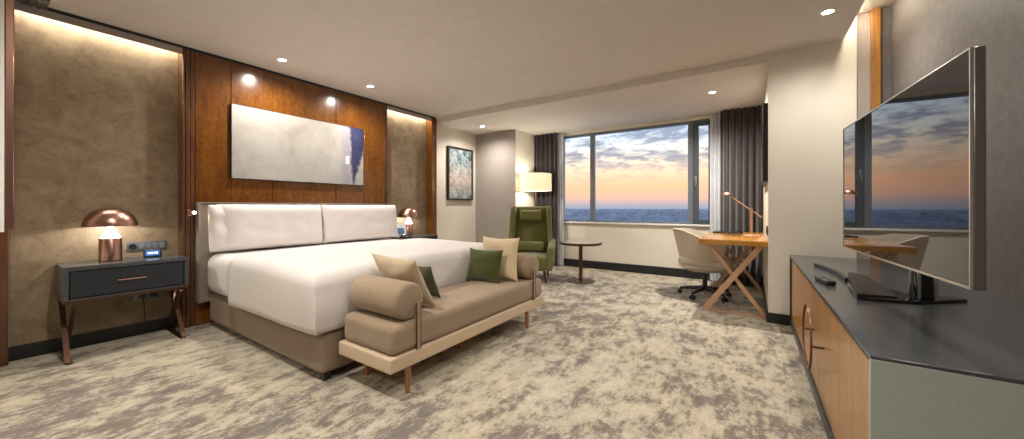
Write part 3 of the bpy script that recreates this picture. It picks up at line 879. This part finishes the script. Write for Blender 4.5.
# ------------------------------------------------------------------ floor lamp
fl = thing('floor_lamp', 'tall floor lamp with lit cream drum shade behind the armchair', 'lamp', (-3.46, 5.98, 0))
part('base', lathe(BM(), [(0, 0), (.15, 0), (.15, .012), (.14, .02), (.02, .025), (0, .025)]), 'copper', fl)
part('pole', tube(BM(), [(0, 0, .02), (0, 0, 1.75)], .011, 14), 'copper', fl)
bm = BM(); lathe(bm, [(.305, 1.515), (.305, 1.84), (.301, 1.84), (.301, 1.515)], seg=64, close=True)
part('lamp_shade', bm, 'shade', fl, 'cream drum shade')
bm = BM()
for k in range(3):
    a = 2*PI*k/3; tube(bm, [(0, 0, 1.74), (.302*math.cos(a), .302*math.sin(a), 1.74)], .004, 8)
lathe(bm, [(0, 1.735), (.02, 1.735), (.02, 1.75), (0, 1.75)])
part('shade_frame', bm, 'copper', fl)
part('bulb', lathe(BM(), [(0, 1.60), (.02, 1.603), (.035, 1.63), (.03, 1.66), (.015, 1.69), (.015, 1.70), (0, 1.70)], (.0, .0, 0), 20, Matrix.Translation((.05, 0, 0))), 'cone', fl, 'glowing bulb')

# ------------------------------------------------------------------ round side table
st = thing('side_table', 'small round copper pedestal table below the window', 'side table', (-2.30, 5.43, 0))
part('base', lathe(BM(), [(0, 0), (.225, 0), (.228, .004), (.225, .010), (.03, .014), (0, .014)], seg=56), 'copper_dark', st)
part('column', tube(BM(), [(0, 0, .012), (0, 0, .605)], .030, 20), 'copper_dark', st)
bm = BM(); lathe(bm, [(0, .60), (.335, .60), (.34, .604), (.34, .634), (.336, .638), (.322, .638), (.32, .632), (0, .632)], seg=64)
part('top_rim', bm, 'copper_dark', st, 'copper rim')
part('table_top', lathe(BM(), [(0, .6321), (.319, .6321), (.319, .637), (0, .637)], seg=64), 'table_top', st, 'polished inset top')

# ------------------------------------------------------------------ desk
dk = thing('desk', 'honey wood writing desk on crossed copper legs beside the pier', 'desk', (-.19, 5.43, 0))
TZ = .838
part('desktop', box(BM(), -.505, .140, 4.60, 6.20, TZ-.058, TZ, .004, 2), 'desk_wood', dk, world=True)
for i, y in enumerate((4.735, 6.10)):
    part('leg', bar(BM(), (-.455, y-.018, .016), (.085, y-.018, TZ-.06), .058, .03), 'rose_bar', dk, world=True)
    part('leg', bar(BM(), (.118, y+.018, .016), (-.42, y+.018, TZ-.06), .04, .026), 'rose_bar', dk, world=True)
    part('floor_bar', box(BM(), -.48, .125, y-.034, y+.034, 0, .016, .002, 1), 'rose_bar', dk, world=True)
bm = BM(); box(bm, -.45, -.10, 5.72, 6.06, TZ+.001, TZ+.016, .003, 1); box(bm, -.452, -.10, 5.718, 5.735, TZ+.001, TZ+.020, .003, 1)
solid('desk_folder', bm, 'black', 'flat black folder lying at the back of the desk', 'folder')

dl = thing('desk_lamp', 'slim copper desk lamp with counterweighted arm on the desk', 'lamp', (.0, 5.42, TZ+.001))
part('base', lathe(BM(), [(0, 0), (.10, 0), (.10, .008), (.092, .014), (.02, .02), (0, .02)], seg=48), 'rose_bar', dl)
part('post', box(BM(), -.012, .012, -.012, .012, .015, .335, .003, 1), 'rose_bar', dl)
part('pivot', tube(BM(), [(0, -.022, .345), (0, .022, .345)], .014, 14), 'rose_bar', dl)
part('arm', tube(BM(), [(-.235, .0, .51), (.118, .0, .225)], .008, 10), 'rose_bar', dl)
bm = BM(); lathe(bm, [(0, .036), (.022, .034), (.044, .022), (.056, .0), (.052, .0), (.04, .018), (0, .028)], mat=Matrix.Translation((-.27, 0, .515)) @ Matrix.Rotation(R(-8), 4, 'Y') @ Matrix.Diagonal((1.4, 1.2, 1.3, 1)), seg=32)
part('lamp_head', bm, 'copper', dl, 'shiny domed lamp head')

# dark mirror and sockets on the alcove side of the pier
wm = thing('wall_mirror', 'dark framed mirror on the pier wall above the desk', 'mirror', (XP, 5.28, 1.47))
part('frame', box(BM(), -.045, 0, -.62, .62, 0, .84, .004, 1), 'black', wm)
part('glass', box(BM(), -.047, -.0452, -.59, .59, .03, .81), 'mirror', wm, 'dark mirror glass')
ws = thing('wall_socket', 'small dark socket plate on the pier wall beside the desk', 'outlet', (XP, 4.70, .90))
part('plate', box(BM(), -.012, 0, -.07, .07, 0, .10, .003, 1), 'plate', ws)
part('socket', box(BM(), -.016, -.012, -.05, .05, .02, .08, .002, 1), 'black', ws)

# ------------------------------------------------------------------ desk chair (local: faces +x)
oc = thing('office_chair', 'oatmeal upholstered swivel tub chair on black castors at the desk', 'chair', (-.52, 5.44, 0), R(-4))
def shell():
    bm = BM(); n = 44; m = 10; A = R(128); f = []; b = []
    for i in range(n+1):
        t = -1+2*i/n; a = PI+t*A
        top = .90-.235*max(0, (abs(t)-.38)/.62)**1.3
        rf = []; rb = []
        for j in range(m+1):
            h = j/m; z = .40+(top-.40)*h
            fl = .80+.20*h**.7
            rx = .37*fl+(.05*h if abs(t) < .5 else .05*h*max(0, 1-(abs(t)-.5)/.5)); ry = .315*fl
            p = Vector((rx*math.cos(a)+.02, ry*math.sin(a), z))
            nrm = Vector((math.cos(a)/rx, math.sin(a)/ry, 0)).normalized()
            th = .055*(1-.35*h)
            rf.append(bm.verts.new(p)); rb.append(bm.verts.new(p-nrm*th))
        f.append(rf); b.append(rb)
    for i in range(n):
        for j in range(m):
            bm.faces.new((f[i][j], f[i+1][j], f[i+1][j+1], f[i][j+1])); bm.faces.new((b[i+1][j], b[i][j], b[i][j+1], b[i+1][j+1]))
        bm.faces.new((f[i][m], f[i+1][m], b[i+1][m], b[i][m])); bm.faces.new((f[i+1][0], f[i][0], b[i][0], b[i+1][0]))
    for i in (0, n):
        for j in range(m): bm.faces.new((f[i][j], f[i][j+1], b[i][j+1], b[i][j]))
    return bm
part('shell', shell(), 'chair_fabric', oc, 'rounded upholstered back and arms', ang=60)
bm = soft_box(BM(), -.30, .33, -.27, .27, .43, .525, .045, 7, (0, 0, .015))
for v in bm.verts:
    if v.co.x < 0: v.co.y *= 1-.28*(v.co.x/.30)**2
part('seat', bm, 'chair_fabric', oc)
bm = BM(); lathe(bm, [(0, .345), (.20, .345), (.295, .40), (.30, .43), (0, .43)], seg=40, mat=Matrix.Diagonal((1.08, .95, 1, 1)))
part('underside', bm, 'chair_fabric', oc)
bm = BM(); tube(bm, [(0, 0, .10), (0, 0, .25)], .03, 16); tube(bm, [(0, 0, .25), (0, 0, .35)], .018, 14); box(bm, -.08, .08, -.06, .06, .325, .345, .004, 1)
tube(bm, [(0, .06, .33), (.02, .22, .31)], .007, 8)
part('column', bm, 'black', oc)
for k in range(5):
    a = R(36+72*k)
    d = Vector((math.cos(a), math.sin(a), 0)); s = Vector((-d.y, d.x, 0))
    bm = BM(); tube(bm, [Vector((0, 0, .115)), d*.16+Vector((0, 0, .10)), d*.31+Vector((0, 0, .078))], [.030, .024, .017], 12)
    lg = part('base_arm', bm, 'black', oc)
    bm = BM(); c = d*.31+Vector((0, 0, .028))
    for q in (-1, 1):
        tube(bm, [c+s*q*.010, c+s*q*.028], .028, 18)
    tube(bm, [c+Vector((0, 0, .0)), c+Vector((0, 0, .05))], .010, 10)
    part('castor', bm, 'black', lg)

# ------------------------------------------------------------------ sideboard
DX0, DX1, DY0, DY1, DZ = .31, XR-.002, 1.56, 4.42, .735
sb = thing('sideboard', 'long sideboard with wood doors and slate leather top under the television', 'sideboard', ((DX0+DX1)/2, (DY0+DY1)/2, 0))
part('top', box(BM(), DX0, DX1, DY0, DY1, DZ-.012, DZ, .002, 1), 'grey_leather', sb, 'slate leather top', world=True)
bm = BM(); box(bm, DX0, DX1, DY0+.0, DY0+.016, .065, DZ-.0125, .001, 1)
part('side_panel', bm, 'sage_leather', sb, 'grey green end panel', world=True)
part('side_panel', box(BM(), DX0, DX1, DY1-.05, DY1, .065, DZ-.0125, .001, 1), 'navy', sb, world=True)
bm = BM(); box(bm, DX0+.03, DX1, DY0+.016, DY1-.05, .065, .125); box(bm, DX0, DX0+.03, DY0+.016, DY1-.05, .065, .125, .001, 1)
box(bm, DX0, DX0+.03, DY0+.016, DY1-.05, DZ-.022, DZ-.0125); box(bm, DX1-.02, DX1, DY0+.016, DY1-.05, .125, DZ-.0125); 
part('carcass', bm, 'navy', sb, 'blue black carcass and bottom rail', world=True)
seam = [1.578, 2.12, 2.69, 3.26, 3.82, 4.368]
doors = []
for a, b in zip(seam[:-1], seam[1:]):
    doors.append(part('door', box(BM(), DX0+.012, DX0+.032, a+.0015, b-.0015, .127, DZ-.0235, .001, 1), 'walnut', sb, 'warm walnut door', world=True))
ry, rz_, rr_ = 2.69, .445, .185
for s, dr in ((-1, doors[1]), (1, doors[2])):
    bm = BM(); pts_o = []; n = 26
    poly = []
    for i in range(n+1):
        a = -PI/2+PI*i/n; poly.append((ry+s*(.0015+rr_*math.cos(a)), rz_+rr_*math.sin(a)))
    for i in range(n+1):
        a = PI/2-PI*i/n; poly.append((ry+s*(.0015+(rr_-.012)*math.cos(a)), rz_+(rr_-.012)*math.sin(a)))
    prism(bm, poly, 'x', DX0-.046, DX0-.036)
    tube(bm, [(DX0+.013, ry+s*(rr_-.007), rz_), (DX0-.04, ry+s*(rr_-.007), rz_)], .007, 10)
    part('door_handle', bm, 'ring_copper', dr, 'half ring copper handle', world=True, root=sb)
for x in (DX0+.06, DX1-.06):
    for y in (DY0+.06, 2.97, DY1-.08):
        part('leg', box(BM(), x-.02, x+.02, y-.02, y+.02, 0, .066, .003, 1), 'black', sb, world=True)

# ------------------------------------------------------------------ television (local: y along the screen, -x toward the room)
TVX, TVY = .507, 2.298
tvr = R(3.4)
tv = thing('television', 'large flat television with dark glossy screen reflecting the window', 'television', (TVX, TVY, DZ), tvr)
TW, TH0, TH1 = .650, .218, .944
part('casing', box(BM(), .004, .030, -TW, TW, TH0, TH1, .003, 1), 'tv_side', tv, 'gunmetal casing')
part('screen', box(BM(), .0, .0035, -TW+.006, TW-.006, TH0+.010, TH1-.006), 'screen', tv, 'glossy dark screen')
bm = BM(); 
box(bm, -.003, .004, -TW, TW, TH0, TH0+.009); box(bm, -.003, .004, -TW, TW, TH1-.005, TH1)
box(bm, -.003, .004, -TW, -TW+.005, TH0+.009, TH1-.005); box(bm, -.003, .004, TW-.005, TW, TH0+.009, TH1-.005)
part('bezel', bm, 'silver', tv, 'thin silver bezel')
# stand: crescent foot lying on the sideboard and a neck up to the panel
Ti = (Matrix.Translation((TVX, TVY, 0)) @ Matrix.Rotation(tvr, 4, 'Z')).inverted()
def loc2(x, y): 
    v = Ti @ Vector((x, y, 0)); return (v.x, v.y)
bm = BM()
poly = [loc2(*p) for p in ((.44, 2.45), (.66, 2.49), (.875, 2.68), (.87, 2.72), (.70, 2.68), (.55, 2.86), (.50, 3.02), (.462, 2.80))]
prism(bm, poly, 'z', .001, .016, .003)
part('stand_foot', bm, 'black_gloss', tv, 'gloss black foot plate')
bm = BM(); arc = []
for i in range(13):
    t = i/12; x = .418+.075*t+.05*math.sin(PI*t)*.6; y = 3.66-.66*t; arc.append(loc2(x, y))
outer = [Vector((a[0], a[1], 0)) for a in arc]
for i in range(12):
    p, q = outer[i], outer[i+1]
    bar(bm, (p.x, p.y, .013), (q.x, q.y, .013), .022, .022, (0, 0, 1))
part('stand_arc', bm, 'black', tv, 'curved black stand arm')
bm = BM(); a_, b_, c_, d_ = loc2(.44, 2.46), loc2(.50, 3.02), loc2(.575, 2.97), loc2(.60, 2.52)
lo = [bm.verts.new((p[0], p[1], .016)) for p in (a_, b_, c_, d_)]
hi = [bm.verts.new((p[0], p[1], z)) for p, z in ((a_, .030), (b_, .062), (c_, .055), (d_, .024))]
bm.faces.new(lo[::-1]); bm.faces.new(hi)
for i in range(4): bm.faces.new((lo[i], lo[(i+1) % 4], hi[(i+1) % 4], hi[i]))
part('stand_wedge', bm, 'black', tv, 'sloping gloss black stand shoulder')
nx, ny = loc2(.705, 2.585)
bm = BM(); box(bm, nx-.035, nx+.03, ny-.03, ny+.03, .016, .30, .008, 2)
part('stand_neck', bm, 'black_gloss', tv, 'gloss black neck')
bm = BM(); box(bm, nx-.043, nx-.030, ny+.02, ny+.032, .016, .30, .004, 1); box(bm, nx-.035, nx-.02, ny-.036, ny-.028, .016, .30, .003, 1); box(bm, nx+.02, nx+.035, ny-.038, ny-.028, .016, .30, .003, 1)
b2 = BM(); bar(b2, (nx-.01, ny-.01, .27), (.04, .06, .30), .05, .05, (0, 0, 1)); box(b2, .029, .042, -.12, .14, .24, .42, .003, 1)
part('stand_bracket', b2, 'black', tv, 'black bracket behind the panel')
part('stand_trim', bm, 'steel', tv, 'chrome neck strips')

rc = thing('remote_control', 'black remote control lying near the front edge of the sideboard', 'remote control', (.375, 2.90, DZ+.001), R(100))
part('body', soft_box(BM(), -.10, .10, -.024, .024, 0, .028, .009, 4), 'black', rc)
for i in range(5):
    for j in range(3):
        part('button', box(BM(), -.075+i*.028, -.058+i*.028, -.016+j*.0125, -.008+j*.0125, .0279, .0305, .001, 1), 'plate', rc)

# ------------------------------------------------------------------ downlights
def downlight(x, y, z, label, power, first=None, size=164):
    if first is None:
        t = thing('downlight', label, 'downlight', (x, y, z), 0, 'recessed ceiling downlights')
        bm = BM(); lathe(bm, [(.036, -.002), (.052, -.004), (.056, -.001), (.056, .0), (.036, .0)], seg=32, close=True)
        part('trim_ring', bm, 'white_gloss', t)
        part('lens', lathe(BM(), [(0, -.0015), (.036, -.0015), (.036, 0), (0, 0)], seg=28), 'disc', t, 'glowing lens')
    else:
        t = copy_tree(first); t.location = (x, y, z); t['label'] = label
    ld = bpy.data.lights.new('downlight beam', 'SPOT'); ld.energy = power; ld.color = (1.0, .93, .84)
    ld.spot_size = R(size); ld.spot_blend = 1.0; ld.shadow_soft_size = .04
    lo = bpy.data.objects.new('downlight_beam', ld); C.objects.link(lo); lo.location = (x, y, z-.03)
    return t
D0 = downlight(-4.235, 1.83, CH, 'ceiling downlight above the bed, the one nearer the reading light', 58)
downlight(-4.19, 2.88, CH, 'ceiling downlight above the bed, the one nearer the far nightstand', 58, D0)
downlight(.52, 3.87, CH, 'ceiling downlight in front of the cream pier', 38, D0)
downlight(-4.19, 5.25, SH, 'ceiling downlight near the small framed picture', 55, D0)
downlight(-.43, 5.39, SH, 'ceiling downlight above the desk chair', 150, D0)
downlight(.52, 1.85, CH, 'added unseen ceiling downlight above the near end of the sideboard', 36, D0)  # extra lamp added out of view to brighten the room
downlight(-2.2, .55, CH, 'added unseen ceiling downlight over the open floor beside the bed', 95, D0)  # added out of view as fill for the floor and bed side
downlight(-.65, .9, CH, 'added unseen ceiling downlight over the open carpet near the viewpoint', 58, D0)  # added out of view for general fill light
downlight(-1.6, -1.4, CH, 'added unseen ceiling downlight behind the viewpoint', 70, D0)  # extra fill lamp added behind the camera

def point(name, loc, e, col, r=.03):
    ld = bpy.data.lights.new(name, 'POINT'); ld.energy = e; ld.color = col; ld.shadow_soft_size = r
    o = bpy.data.objects.new(name, ld); C.objects.link(o); o.location = loc
    return o
point('floor_lamp_glow', (-3.46, 5.98, 1.66), 19, (1, .90, .74), .05)
for yy in (.63, 3.86):
    point('table_lamp_glow', (-4.60, yy, .739+.335), 8, (1, .95, .88), .02)
ld = bpy.data.lights.new('reading glow', 'SPOT'); ld.energy = 1; ld.color = (1, .75, .45); ld.spot_size = R(70); ld.shadow_soft_size = .01
lo = bpy.data.objects.new('reading_glow', ld); C.objects.link(lo); lo.location = (-4.55, 1.19, 1.14); lo.rotation_euler = (R(20), R(-50), 0)

# ------------------------------------------------------------------ city outside
bm = BM(); box(bm, -14000, 9000, 40, 16000, -71, -70)
m, nt, b = new_mat('city ground with painted haze')
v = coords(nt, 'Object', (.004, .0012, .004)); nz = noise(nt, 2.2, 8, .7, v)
r = ramp(nt, [(.3, (.44, .40, .39)), (.55, (.58, .53, .51)), (.7, (.76, .69, .64))]); nt.links.new(nz.outputs['Fac'], r.inputs['Fac'])  # distance haze is mixed into these pale ground colours
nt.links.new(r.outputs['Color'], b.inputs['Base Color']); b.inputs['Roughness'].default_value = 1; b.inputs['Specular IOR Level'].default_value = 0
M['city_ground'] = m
M['city_block'] = plain('city block with painted haze', (.46, .48, .53), .9, var=.35, vscale=.02, spec=.1)  # pale bluish colour carries the distance haze on the blocks
solid('city_land', bm, 'city_ground', 'city plain with haze painted into its colour stretching to the horizon outside', 'land', None, 'structure')
bm = BM(); rng = random.Random(11)
for i in range(900):
    y = 350*math.exp(rng.random()*2.9); x = y*rng.uniform(-.75, .25); h = rng.uniform(8, 30)*(1+.6*(rng.random() > .93)); w = rng.uniform(12, 45)
    box(bm, x-w, x+w, y-w*.6, y+w*.6, -70, -70+h)
solid('city_blocks', bm, 'city_block', 'distant low city blocks seen through the window', 'buildings', None, 'stuff')

# ------------------------------------------------------------------ dusk sky
W = bpy.data.worlds.new('dusk'); bpy.context.scene.world = W; W.use_nodes = True; nt = W.node_tree
bg = nt.nodes['Background']; L = nt.links
tc = N(nt, 'ShaderNodeTexCoord'); sp = N(nt, 'ShaderNodeSeparateXYZ'); L.new(tc.outputs['Generated'], sp.inputs[0])
z = sp.outputs['Z']
sky = ramp(nt, [(0, (.33, .36, .45)), (.03, (.35, .37, .45)), (.06, (.52, .42, .43)), (.11, (.90, .50, .36)), (.19, (1.05, .56, .32)), (.28, (1.05, .70, .44)), (.40, (.98, .84, .66)), (.52, (.80, .86, .90)), (.68, (.52, .68, .90)), (1, (.28, .46, .80))])
e = math_(nt, 'MULTIPLY', math_(nt, 'ADD', z, .01), 2.9, True); L.new(e, sky.inputs['Fac'])
mp = N(nt, 'ShaderNodeMapping'); mp.inputs['Scale'].default_value = (12, 12, 38); L.new(tc.outputs['Generated'], mp.inputs['Vector'])
cn = noise(nt, 1.3, 8, .62, mp.outputs['Vector'], .4)
mp2 = N(nt, 'ShaderNodeMapping'); mp2.inputs['Scale'].default_value = (2, 2, 9); L.new(tc.outputs['Generated'], mp2.inputs['Vector'])
cn2 = noise(nt, 1.5, 3, .5, mp2.outputs['Vector'])
cm = ramp(nt, [(.49, (0, 0, 0)), (.585, (1, 1, 1))])
L.new(math_(nt, 'ADD', math_(nt, 'MULTIPLY', cn.outputs['Fac'], .75), math_(nt, 'MULTIPLY', cn2.outputs['Fac'], .30)), cm.inputs['Fac'])
hm = math_(nt, 'MULTIPLY', math_(nt, 'SUBTRACT', z, .055), 14, True)
fac = math_(nt, 'MULTIPLY', math_(nt, 'MULTIPLY', cm.outputs['Color'], hm), .88)
cloudc = ramp(nt, [(0, (.50, .36, .36)), (.35, (.34, .33, .40)), (.6, (.25, .31, .43)), (1, (.22, .32, .48))]); L.new(e, cloudc.inputs['Fac'])
col = mix(nt, fac, sky.outputs['Color'], cloudc.outputs['Color'])
L.new(col, bg.inputs['Color']); bg.inputs['Strength'].default_value = .72

# ------------------------------------------------------------------ camera and view
cam = bpy.data.cameras.new('camera'); co = bpy.data.objects.new('camera', cam); C.objects.link(co)
cam.sensor_width = 36; cam.lens = 357/1024*36; cam.sensor_fit = 'HORIZONTAL'
cam.shift_y = -12.3/1024; cam.clip_start = .05; cam.clip_end = 30000
co.location = (0, 0, 1.2); co.rotation_euler = (PI/2, 0, R(33.85))
S = bpy.context.scene; S.camera = co
S.view_settings.view_transform = 'Standard'; S.view_settings.look = 'None'; S.view_settings.gamma = 1
S.view_settings.use_curve_mapping = False; S.view_settings.exposure = .85
cy = S.cycles
cy.use_denoising = True; cy.max_bounces = 8; cy.diffuse_bounces = 5; cy.glossy_bounces = 4; cy.transparent_max_bounces = 12
cy.sample_clamp_indirect = 6; cy.caustics_reflective = False; cy.caustics_refractive = False
